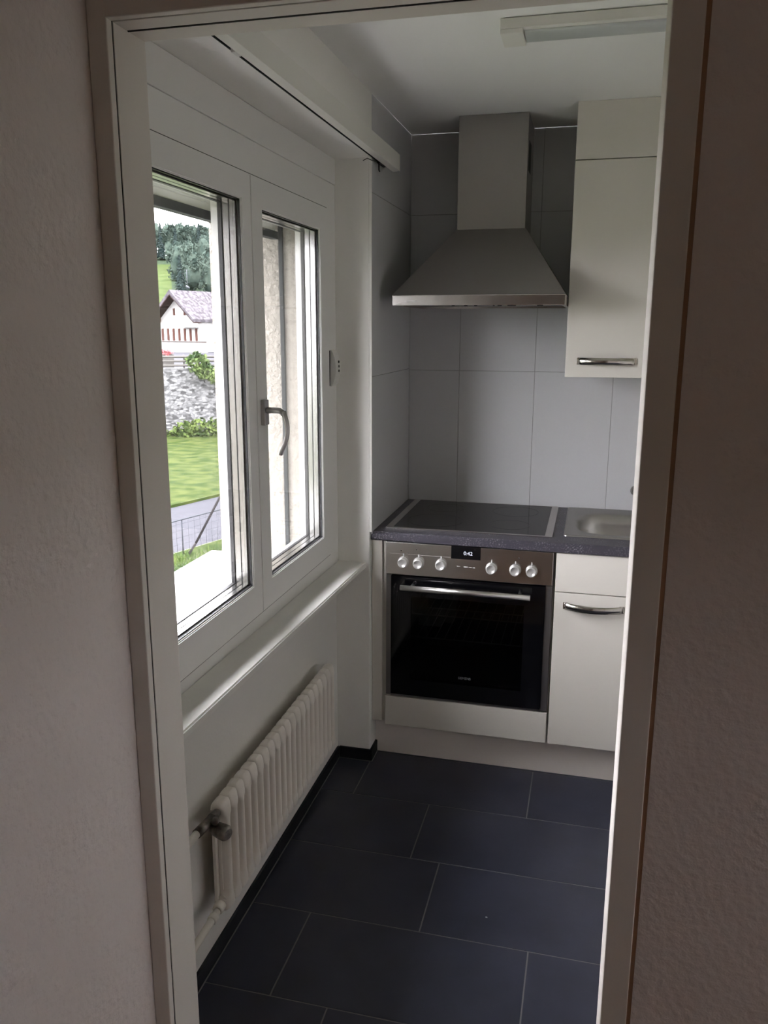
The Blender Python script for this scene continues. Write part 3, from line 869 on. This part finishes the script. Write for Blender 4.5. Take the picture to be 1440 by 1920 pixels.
bm = B()
for x0, x1 in ((.258, .268), (.30, .312), (.335, .345), (.398, .404), (.414, .428), (.447, .475), (.545, .565)):
    bm = B(); box(bm, x0, x1, HYF + .006, HYF + .016, 1.6875, 1.6906)
    hd.part('push_button', bm, M['gasket'])
bm = B(); box(bm, X0 + .013, X1 - .013, HYF + .022, -.022, 1.700, 1.7055)
for k in range(36):
    y = HYF + .03 + k*.0126; box(bm, X0 + .02, X1 - .02, y, y + .006, 1.6975, 1.7000)
hd.part('grease_filter', bm, M['steel_dark'])
bm = B(); box(bm, CX0, CX1, CYF, -.001, CZ, H - .001, .0008)
ch = hd.part('chimney', bm, M['steel_v'])
bm = B(); box(bm, CX1 - .001, CX1 + .0012, -.205, -.120, 2.165, 2.265)
hd.part('vent_slot', bm, M['gasket'], parent=ch)

# ------------------------------------------------------------------ wall cabinet
UX0, UX1, UYF, UZ0 = .6410, 1.2490, -.350, 1.4465
uc = Thing('wall_cabinet', (.945, -.17, UZ0), 'cream wall cabinet reaching the ceiling right of the hood', 'cabinet')
bm = B(); box(bm, UX0 + .001, UX1, UYF + .0195, -.001, UZ0 + .002, H - .001)
uc.part('carcass', bm, M['carcass'])
bm = B(); box(bm, UX0, UX1, UYF, UYF + .018, UZ0, 2.1645, .0018)
ud = uc.part('door', bm, M['cabinet'])
bm = B(); box(bm, UX0, UX1, UYF + .003, UYF + .018, 2.1675, H - .001, .0015)
uc.part('top_panel', bm, M['cabinet'])
uc.part('handle', bow_handle(.682, .880, 1.5030, UYF, .024, .028), M['chrome'], parent=ud, label='chrome bow handle')

# ------------------------------------------------------------------ ceiling light
cl = Thing('ceiling_light', (.80, -1.11, H), 'white fluorescent batten light on the kitchen ceiling', 'ceiling light')
LX0, LX1, LY0, LY1 = .474, 1.13, -1.163, -1.058
bm = B(); box(bm, LX0, LX1, LY0, LY1, 2.3235, H - .0022, .0015)
box(bm, LX0 + .01, LX1 - .01, LY0 + .01, LY1 - .01, H - .003, H, 0)
cl.part('housing', bm, M['lamp_body'])
for x in (LX0, LX1 - .055):
    bm = B(); box(bm, x, x + .055, LY0 + .001, LY1 - .001, 2.3125, 2.3233, .0015); cl.part('end_cap', bm, M['lamp_body'])
bm = B()
rows = []
for i in range(13):
    t = i/12; a = pi*t
    rows.append(((LY0 + LY1)/2 + .006 - .040*math.cos(a), 2.3230 - .0085*math.sin(a)**.6))
va = [bm.verts.new((LX0 + .058, y, z)) for y, z in rows]; vb = [bm.verts.new((LX1 - .058, y, z)) for y, z in rows]
for k in range(12):
    f = bm.faces.new((va[k], va[k+1], vb[k+1], vb[k])); f.smooth = True
bm.faces.new(va); bm.faces.new(vb[::-1])
cl.part('diffuser', bm, M['lamp_cover'])

# crumb on the floor
bm = B(); bmesh.ops.create_icosphere(bm, subdivisions=1, radius=.0028)
for v in bm.verts: v.co = Vector((v.co.x*1.3 + .534, v.co.y*.8 - 1.355, v.co.z*.6 + .0016))
single('crumb', bm, M['mark'], 'tiny white crumb lying on the dark floor tiles', 'crumb')

# ================================================================== outdoors
CAMP = Vector((.742, -3.369, 1.6162))
EF = Vector((-.4311, .9023, 0)); ER = Vector((.9023, .4311, 0))
def W(D, lat, z): return Vector((CAMP.x, CAMP.y, 0)) + EF*D + ER*lat + Vector((0, 0, z))
GZ = -6.5
P0 = Vector((-13.65, 22.75, 0)); RD = Vector((.31, .951, 0)).normalized(); RN = Vector((-RD.y, RD.x, 0))
def Q(n, l, z): return P0 + RN*n + RD*l + Vector((0, 0, z))
def quad_grid(bm, f, us, vs):
    g_ = [[bm.verts.new(f(u, v)) for v in vs] for u in us]
    for i in range(len(us)-1):
        for j in range(len(vs)-1):
            fc = bm.faces.new((g_[i][j], g_[i+1][j], g_[i+1][j+1], g_[i][j+1])); fc.smooth = True
fr = lambda a, b, n: [a + (b-a)*i/n for i in range(n+1)]
bm = B(); quad_grid(bm, lambda n, l: Q(n, l, GZ - .02), [-40, .3], [-60, 90])
struct('ground_bank', bm, M['lawn'], 'grassy ground between the house and the road', 'ground')
bm = B(); quad_grid(bm, lambda n, l: Q(n, l, GZ), [.3, 6.15], [-60, 90])
struct('road', bm, M['road'], 'grey asphalt road below the window', 'road')
bm = B()
for k in range(2):
    pass
quad_grid(bm, lambda n, l: Q(n, l, GZ + .12 + .02*noise.noise(Vector((n*.3, l*.3, 0)))), fr(6.2, 62, 40), fr(-60, 90, 60))
quad_grid(bm, lambda u, l: Q(6.2 - .001 + u*.0, l, GZ - .05 + u*.17), [0, 1], [-60, 90])
struct('ground_lawn', bm, M['lawn'], 'bright green lawn between road and stone wall', 'lawn')
# fence
fe = Thing('fence', Q(0, 0, GZ), 'low wire mesh fence along the road', 'fence')
bm = B()
for z in (.10, .36, .62, .88, 1.12): tube(bm, [Q(0, -14, GZ + z), Q(0, 14, GZ + z)], .004, 5)
k = -14.0
while k < 14: tube(bm, [Q(0, k, GZ + .08), Q(0, k, GZ + 1.25)], .005, 5); k += .3
fe.part('wire_mesh', bm, M['wire'])
bm = B(); tube(bm, [Q(0, -14, GZ + 1.27), Q(0, 14, GZ + 1.27)], .026, 8); fe.part('top_rail', bm, M['wire'])
for k in range(-12, 14, 3):
    bm = B(); tube(bm, [Q(.02, k + .4, GZ - .05), Q(.02, k + .4, GZ + 1.26)], .025, 8); fe.part('post', bm, M['wire'])
# leaning stake
bm = B(); tube(bm, [(-12.6, 22.2, -6.5), (-12.95, 23.0, -6.05), (-12.2, 23.6, -4.4)][1:], .045, 8)
tube(bm, [(-13.22, 22.76, -6.55), (-12.95, 23.0, -6.05)], .045, 8)
single('leaning_stake', bm, M['wood_post'], 'dark stake leaning against the mesh fence above the tall grass', 'stake')
# near grass clumps
bm = B()
for i in range(5200):
    n_ = -.45 - random.random()**1.2*7.2; l_ = random.uniform(-9, 8)
    clump = noise.noise(Vector((n_*.7, l_*.7, 3)))
    h_ = random.uniform(.12, .38)*(1 + 1.1*max(0, clump))
    p = Q(n_, l_, GZ - .02); a = random.random()*2*pi; wv = Vector((math.cos(a), math.sin(a), 0))
    le = Vector((random.uniform(-.5, .5), random.uniform(-.5, .5), 0))*h_
    w_ = .022
    v0 = bm.verts.new(p - wv*w_); v1 = bm.verts.new(p + wv*w_); v2 = bm.verts.new(p + wv*w_*.7 + le*.4 + Vector((0,0,h_*.6))); v3 = bm.verts.new(p + le + Vector((0, 0, h_))); v4 = bm.verts.new(p - wv*w_*.7 + le*.4 + Vector((0,0,h_*.6)))
    bm.faces.new((v0, v1, v2, v3, v4))
single('tall_grass', bm, M['blade'], 'tall green grass growing in front of the mesh fence', 'grass', kind='stuff')

# stone retaining wall
bm = B()
a = [W(65, -30, GZ - 1), W(65, 22, GZ - 1), W(66.2, 22, GZ - 1), W(66.2, -30, GZ - 1)]
lo = [bm.verts.new(p) for p in a]; hi = [bm.verts.new(Vector((p.x, p.y, -1.45))) for p in a]
bm.faces.new(lo[::-1]); bm.faces.new(hi)
for k in range(4): bm.faces.new((lo[k], lo[(k+1) % 4], hi[(k+1) % 4], hi[k]))
single('stone_wall', bm, M['stone'], 'tall grey rubble retaining wall above the lawn', 'wall')

def leaves(bm, centre, radii, count, size, squash=1.0, seed=0):
    rnd = random.Random(seed)
    for _ in range(count):
        while True:
            d = Vector((rnd.uniform(-1, 1), rnd.uniform(-1, 1), rnd.uniform(-1, 1)))
            if .05 < d.length <= 1: break
        d = d.normalized()*(.55 + .45*rnd.random())
        lump = 1 + .22*noise.noise(d*2.3 + Vector((seed*1.7, 0, 0)))
        p = Vector(centre) + Vector((d.x*radii[0], d.y*radii[1], d.z*radii[2]))*lump
        u = Vector((rnd.uniform(-1,1), rnd.uniform(-1,1), rnd.uniform(-1,1))).normalized(); v = u.orthogonal().normalized()
        s = size*rnd.uniform(.6, 1.3)
        bm.faces.new([bm.verts.new(p + u*s), bm.verts.new(p + v*s*.6), bm.verts.new(p - u*s), bm.verts.new(p - v*s*.6)])
# leafy bank at the foot of the wall
bm = B()
for i in range(16):
    lat = -2.4 + i*1.05
    leaves(bm, W(63.4, lat, GZ + .5 + .03*i), (1.1, 1.1, .85 + .04*i), 260, .16, seed=i)
for i in range(5):
    leaves(bm, W(63.8, -4.6 + i*.7, GZ + .15), (.7, .9, .45), 120, .14, seed=40 + i)
single('leafy_bank', bm, M['bank'], 'dark green leafy growth along the foot of the stone wall', 'plants', kind='stuff')
# shrub hanging on wall top
sh = Thing('shrub', W(64.88, -.9, -2.5), 'light green climbing shrub reaching over the stone wall top', 'shrub')
bm = B()
leaves(bm, W(64.0, -1.35, -.95), (.9, .8, .8), 420, .15, seed=71); leaves(bm, W(64.0, -.75, -1.65), (.95, .7, .6), 320, .14, seed=72); leaves(bm, W(64.0, .1, -2.1), (.9, .6, .6), 260, .13, seed=73)
sh.part('foliage', bm, M['leaf'])
bm = B(); tube(bm, [W(64.88, -.9, -2.5), W(64.5, -1.1, -1.8), W(64.2, -1.3, -.9)], .035, 6); tube(bm, [W(64.5, -1.1, -1.8), W(64.1, -.3, -1.8)], .03, 6)
sh.part('stem', bm, M['bark'])
# rail fence on the wall top
rf = Thing('garden_railing', W(65.5, -1.5, -1.45), 'weathered rail fence on top of the stone wall', 'railing')
for z in (-1.25, -.92, -.60):
    bm = B(); tube(bm, [W(65.4, -6, z), W(65.4, 4.5, z)], .095, 6); rf.part('rail', bm, M['rail_grey'])
for k in range(7):
    bm = B(); tube(bm, [W(65.45, -5.6 + 1.6*k, -1.46), W(65.45, -5.6 + 1.6*k, -.42)], .06, 6); rf.part('post', bm, M['rail_grey'])
fb_ = Thing('flower_box', W(66.9, -3.75, -1.45), 'box of red flowers behind the rail fence', 'flower box')
bm = B(); bmesh.ops.create_cube(bm, size=1)
R4 = Matrix.Translation(W(66.9, -3.75, -.95)) @ Matrix.Rotation(math.atan2(ER.y, ER.x), 4, 'Z') @ Matrix.Diagonal((1.1, .35, 1.0, 1))
for v in bm.verts: v.co = R4 @ v.co
fb_.part('planter', bm, M['rail_grey'])
bm = B(); leaves(bm, W(66.8, -3.75, -.30), (.55, .3, .25), 160, .09, seed=90); fb_.part('blossom', bm, M['red'])

# terrace ground behind the wall and the hill
def hillz(D, lat):
    if D < 130: return -1.75
    if D < 250:
        t = (D - 130)/120; z = -1.75 + 23*(t**1.15)
    else: z = 21.3 + (D - 250)*.02
    return z + .8*noise.noise(Vector((D*.02, lat*.02, 0)))*min(1, (D-130)/40)
HILL = lambda D, lt: W(D, lt*D, hillz(D, lt*D))
bm = B(); quad_grid(bm, HILL, fr(129.5, 166, 6), fr(-.42, .30, 24)); quad_grid(bm, HILL, fr(166, 236, 14), fr(-.42, -.046, 14))
struct('ground_hill', bm, M['meadow'], 'green hillside meadow behind the chalet', 'hill')
bm = B(); quad_grid(bm, HILL, fr(166, 236, 14), fr(-.046, .30, 12)); quad_grid(bm, HILL, fr(236, 320, 12), fr(-.42, .30, 24))
struct('ground_forest', bm, M['forest_floor'], 'dark forest floor under the trees on the hill', 'forest floor')

bm = B(); quad_grid(bm, lambda D, lt: W(D, lt*D, -1.75), [66.2, 129.5], fr(-.42, .30, 4))
struct('ground_terrace', bm, M['road'], 'grey terrace ground between stone wall and chalet', 'ground')
# house
ang = math.radians(43)
Gd = -EF*math.cos(ang) - ER*math.sin(ang); Wd = ER*math.cos(ang) - EF*math.sin(ang); Bd = -Gd
HC = W(120, -4.85, 0)
def HP(s, t, z): return HC + Wd*s + Bd*t + Vector((0, 0, z))
ho = Thing('chalet', HP(0, 0, -1.8), 'white chalet with steep grey tiled roof beyond the stone wall', 'house')
def hsolid(bm, pts, t0, t1):
    a = [bm.verts.new(HP(s, t0, z)) for s, z in pts]; b = [bm.verts.new(HP(s, t1, z)) for s, z in pts]
    n = len(pts); bm.faces.new(a); bm.faces.new(b[::-1])
    for k in range(n): bm.faces.new((a[k], b[k], b[(k+1) % n], a[(k+1) % n]))
HW = 3.7
bm = B(); hsolid(bm, [(-HW, -2.2), (HW, -2.2), (HW, 2.55), (0, 5.75), (-HW, 2.55)], 0, 11); ho.part('walls', bm, M['render_white'])
sl = (5.75 - 2.55)/HW
for s_ in (1, -1):
    bm = B(); e = 4.25
    hsolid(bm, [(0, 5.95), (s_*e, 5.95 - sl*e), (s_*e, 6.3 - sl*e), (0, 6.55)], -1.5, 12)
    ho.part('roof', bm, M['roof'])
    bm = B(); hsolid(bm, [(0, 5.80), (s_*e, 5.80 - sl*e), (s_*e, 5.94 - sl*e), (0, 5.94)], -1.48, 0)
    ho.part('eaves_boarding', bm, M['timber'])
bm = B(); hsolid(bm, [(-HW, 2.3), (-HW + .35, 2.3), (-HW + .35, 2.75), (-HW, 2.6)], -1.3, 0); ho.part('purlin', bm, M['timber_light'])
for i in range(7):
    s_ = -3.15 + i*1.07
    bm = B(); hsolid(bm, [(s_ - .2, -.25), (s_ + .2, -.25), (s_ + .2, 1.4), (s_ - .2, 1.4)], -.06, 0); ho.part('shutter', bm, M['shutter'])
for s_ in (-.75, 1.25):
    bm = B(); hsolid(bm, [(s_ - .17, 3.2), (s_ + .17, 3.2), (s_ + .17, 4.1), (s_ - .17, 4.1)], -.06, 0); ho.part('shutter', bm, M['shutter'])
bm = B(); hsolid(bm, [(1.0, 1.55), (4.1, 1.55), (4.1, 1.7), (1.0, 1.95)], -.9, 0); ho.part('canopy', bm, M['render_white'])
bm = B(); hsolid(bm, [(-4.2, -.42), (6.5, -.42), (6.5, -.30), (-4.2, -.30)], -1.6, -1.45); ho.part('balcony_rail', bm, M['timber'])
bm = B(); hsolid(bm, [(-4.2, -1.9), (6.5, -1.9), (6.5, -.43), (-4.2, -.43)], -1.55, -1.4); ho.part('balcony_parapet', bm, M['render_white'])
bm = B()
tube(bm, [HP(0, 2.0, 6.4), HP(0, 2.0, 9.4)], .035, 6)
for z, l in ((9.3, .5), (8.9, .6), (8.4, .45), (7.6, .4)): tube(bm, [HP(-l, 2.0, z), HP(l, 2.0, z)], .02, 5)
tube(bm, [HP(-.2, 2.0, 7.2), HP(.35, 2.0, 6.9)], .12, 6)
ho.part('antenna', bm, M['mast'])

# distant trees
def tree_proto(kind, seed):
    rnd = random.Random(seed)
    t = Thing('leafy_tree' if kind else 'fir_tree', (0, 0, 0))
    bm = B()
    if kind:
        for k in range(9):
            a = rnd.random()*2*pi; r = rnd.uniform(.3, 2.2)
            leaves(bm, (r*math.cos(a), r*math.sin(a), rnd.uniform(3.2, 8.2)), (1.9, 1.9, 1.7), 130, .42, seed=seed*20 + k)
        bmesh.ops.create_icosphere(bm, subdivisions=2, radius=1, matrix=Matrix.Translation((0, 0, 5.6)) @ Matrix.Diagonal((2.5, 2.5, 3.2, 1)))
    else:
        for k in range(1500):
            z = 1 + 10*rnd.random()**1.3; rr = 2.6*(1 - (z-1)/10.3)*(.55 + .45*rnd.random()); a = rnd.random()*2*pi
            p = Vector((rr*math.cos(a), rr*math.sin(a), z - rr*.25)); u = Vector((math.cos(a), math.sin(a), -.45)).normalized(); v = Vector((-math.sin(a), math.cos(a), 0))
            s = .45*rnd.uniform(.5, 1.2)
            bm.faces.new([bm.verts.new(p + u*s), bm.verts.new(p + v*s*.45), bm.verts.new(p - u*s), bm.verts.new(p - v*s*.45)])
        bmesh.ops.create_cone(bm, segments=10, radius1=1.6, radius2=.05, depth=9.5, cap_ends=True, matrix=Matrix.Translation((0, 0, 5.6)))
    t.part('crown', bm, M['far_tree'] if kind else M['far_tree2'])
    bm = B(); tube(bm, [(0, 0, -.8), (0, 0, 4)], .22, 7); t.part('trunk', bm, M['bark'])
    return t
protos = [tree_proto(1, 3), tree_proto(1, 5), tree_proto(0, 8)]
used = [False]*3
spots = []
rnd = random.Random(11)
for row, (D, lo_, hi_, st) in enumerate(((150, -.0785, -.07, .03), (172, -.036, .10, .036), (181, -.022, .10, .035), (190, -.037, .10, .034), (199, -.022, .12, .033), (208, -.040, .12, .032),
        (217, -.025, .13, .031), (226, -.043, .14, .030), (235, -.030, .14, .029), (243, -.165, .15, .0275), (251, -.152, .15, .027), (259, -.165, .15, .0265), (267, -.152, .15, .026))):
    lt = lo_
    while lt < hi_:
        spots.append((D + rnd.uniform(-.8, .8), lt + rnd.uniform(-.0015, .0015))); lt += st
LAB = {1: ('round leafy tree in the wood on the hill above the chalet', 'leafy trees of the hillside wood'),
       0: ('dark pointed fir in the wood on the hill above the chalet', 'fir trees of the hillside wood')}
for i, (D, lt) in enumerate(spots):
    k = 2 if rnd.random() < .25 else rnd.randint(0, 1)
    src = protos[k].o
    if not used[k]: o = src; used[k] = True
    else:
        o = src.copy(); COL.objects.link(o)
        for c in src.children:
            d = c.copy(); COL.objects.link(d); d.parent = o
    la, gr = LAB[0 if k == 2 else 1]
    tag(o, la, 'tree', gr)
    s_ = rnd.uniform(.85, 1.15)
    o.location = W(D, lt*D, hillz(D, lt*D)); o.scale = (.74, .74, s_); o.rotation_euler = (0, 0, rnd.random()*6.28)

# ------------------------------------------------------------------ sky
wd = bpy.data.worlds.new('overcast_sky'); sc.world = wd; wd.use_nodes = True
nt = wd.node_tree; bg = nt.nodes['Background']
tc = nt.nodes.new('ShaderNodeTexCoord'); sp = nt.nodes.new('ShaderNodeSeparateXYZ')
nt.links.new(tc.outputs['Generated'], sp.inputs[0])
# overcast sky, a little brighter overhead than at the horizon
mr = nt.nodes.new('ShaderNodeMapRange'); mr.inputs['From Min'].default_value = 0; mr.inputs['From Max'].default_value = 1
mr.inputs['To Min'].default_value = .60; mr.inputs['To Max'].default_value = 1.0
nt.links.new(sp.outputs['Z'], mr.inputs['Value'])
lt_ = nt.nodes.new('ShaderNodeMath'); lt_.operation = 'GREATER_THAN'; lt_.inputs[1].default_value = -.02
nt.links.new(sp.outputs['Z'], lt_.inputs[0])
mu = nt.nodes.new('ShaderNodeMath'); mu.operation = 'MULTIPLY'; mu.inputs[1].default_value = SKY
nt.links.new(mr.outputs[0], mu.inputs[0])
mx = nt.nodes.new('ShaderNodeMix'); mx.data_type = 'RGBA'
mx.inputs['A'].default_value = (.12, .13, .10, 1); mx.inputs['B'].default_value = (.995, .985, 1.04, 1)
nt.links.new(lt_.outputs[0], mx.inputs['Factor']); nt.links.new(mx.outputs['Result'], bg.inputs['Color'])
nt.links.new(mu.outputs[0], bg.inputs['Strength'])

# ------------------------------------------------------------------ camera
cam = bpy.data.cameras.new('camera'); co = bpy.data.objects.new('camera', cam); COL.objects.link(co)
yaw, pit, rol = .24680, -.22069, .00253
fw = Vector((-math.sin(yaw)*math.cos(pit), math.cos(yaw)*math.cos(pit), math.sin(pit)))
rt = fw.cross(Vector((0, 0, 1))).normalized(); up = rt.cross(fw)
r2 = rt*math.cos(rol) + up*math.sin(rol); u2 = -rt*math.sin(rol) + up*math.cos(rol)
m = Matrix.Identity(4)
for i in range(3): m[i][0], m[i][1], m[i][2], m[i][3] = r2[i], u2[i], -fw[i], CAMP[i]
co.matrix_world = m
cam.sensor_fit = 'VERTICAL'; cam.sensor_height = 36; cam.lens = 36*1542.1/1920
cam.clip_start = .02; cam.clip_end = 1000
sc.camera = co
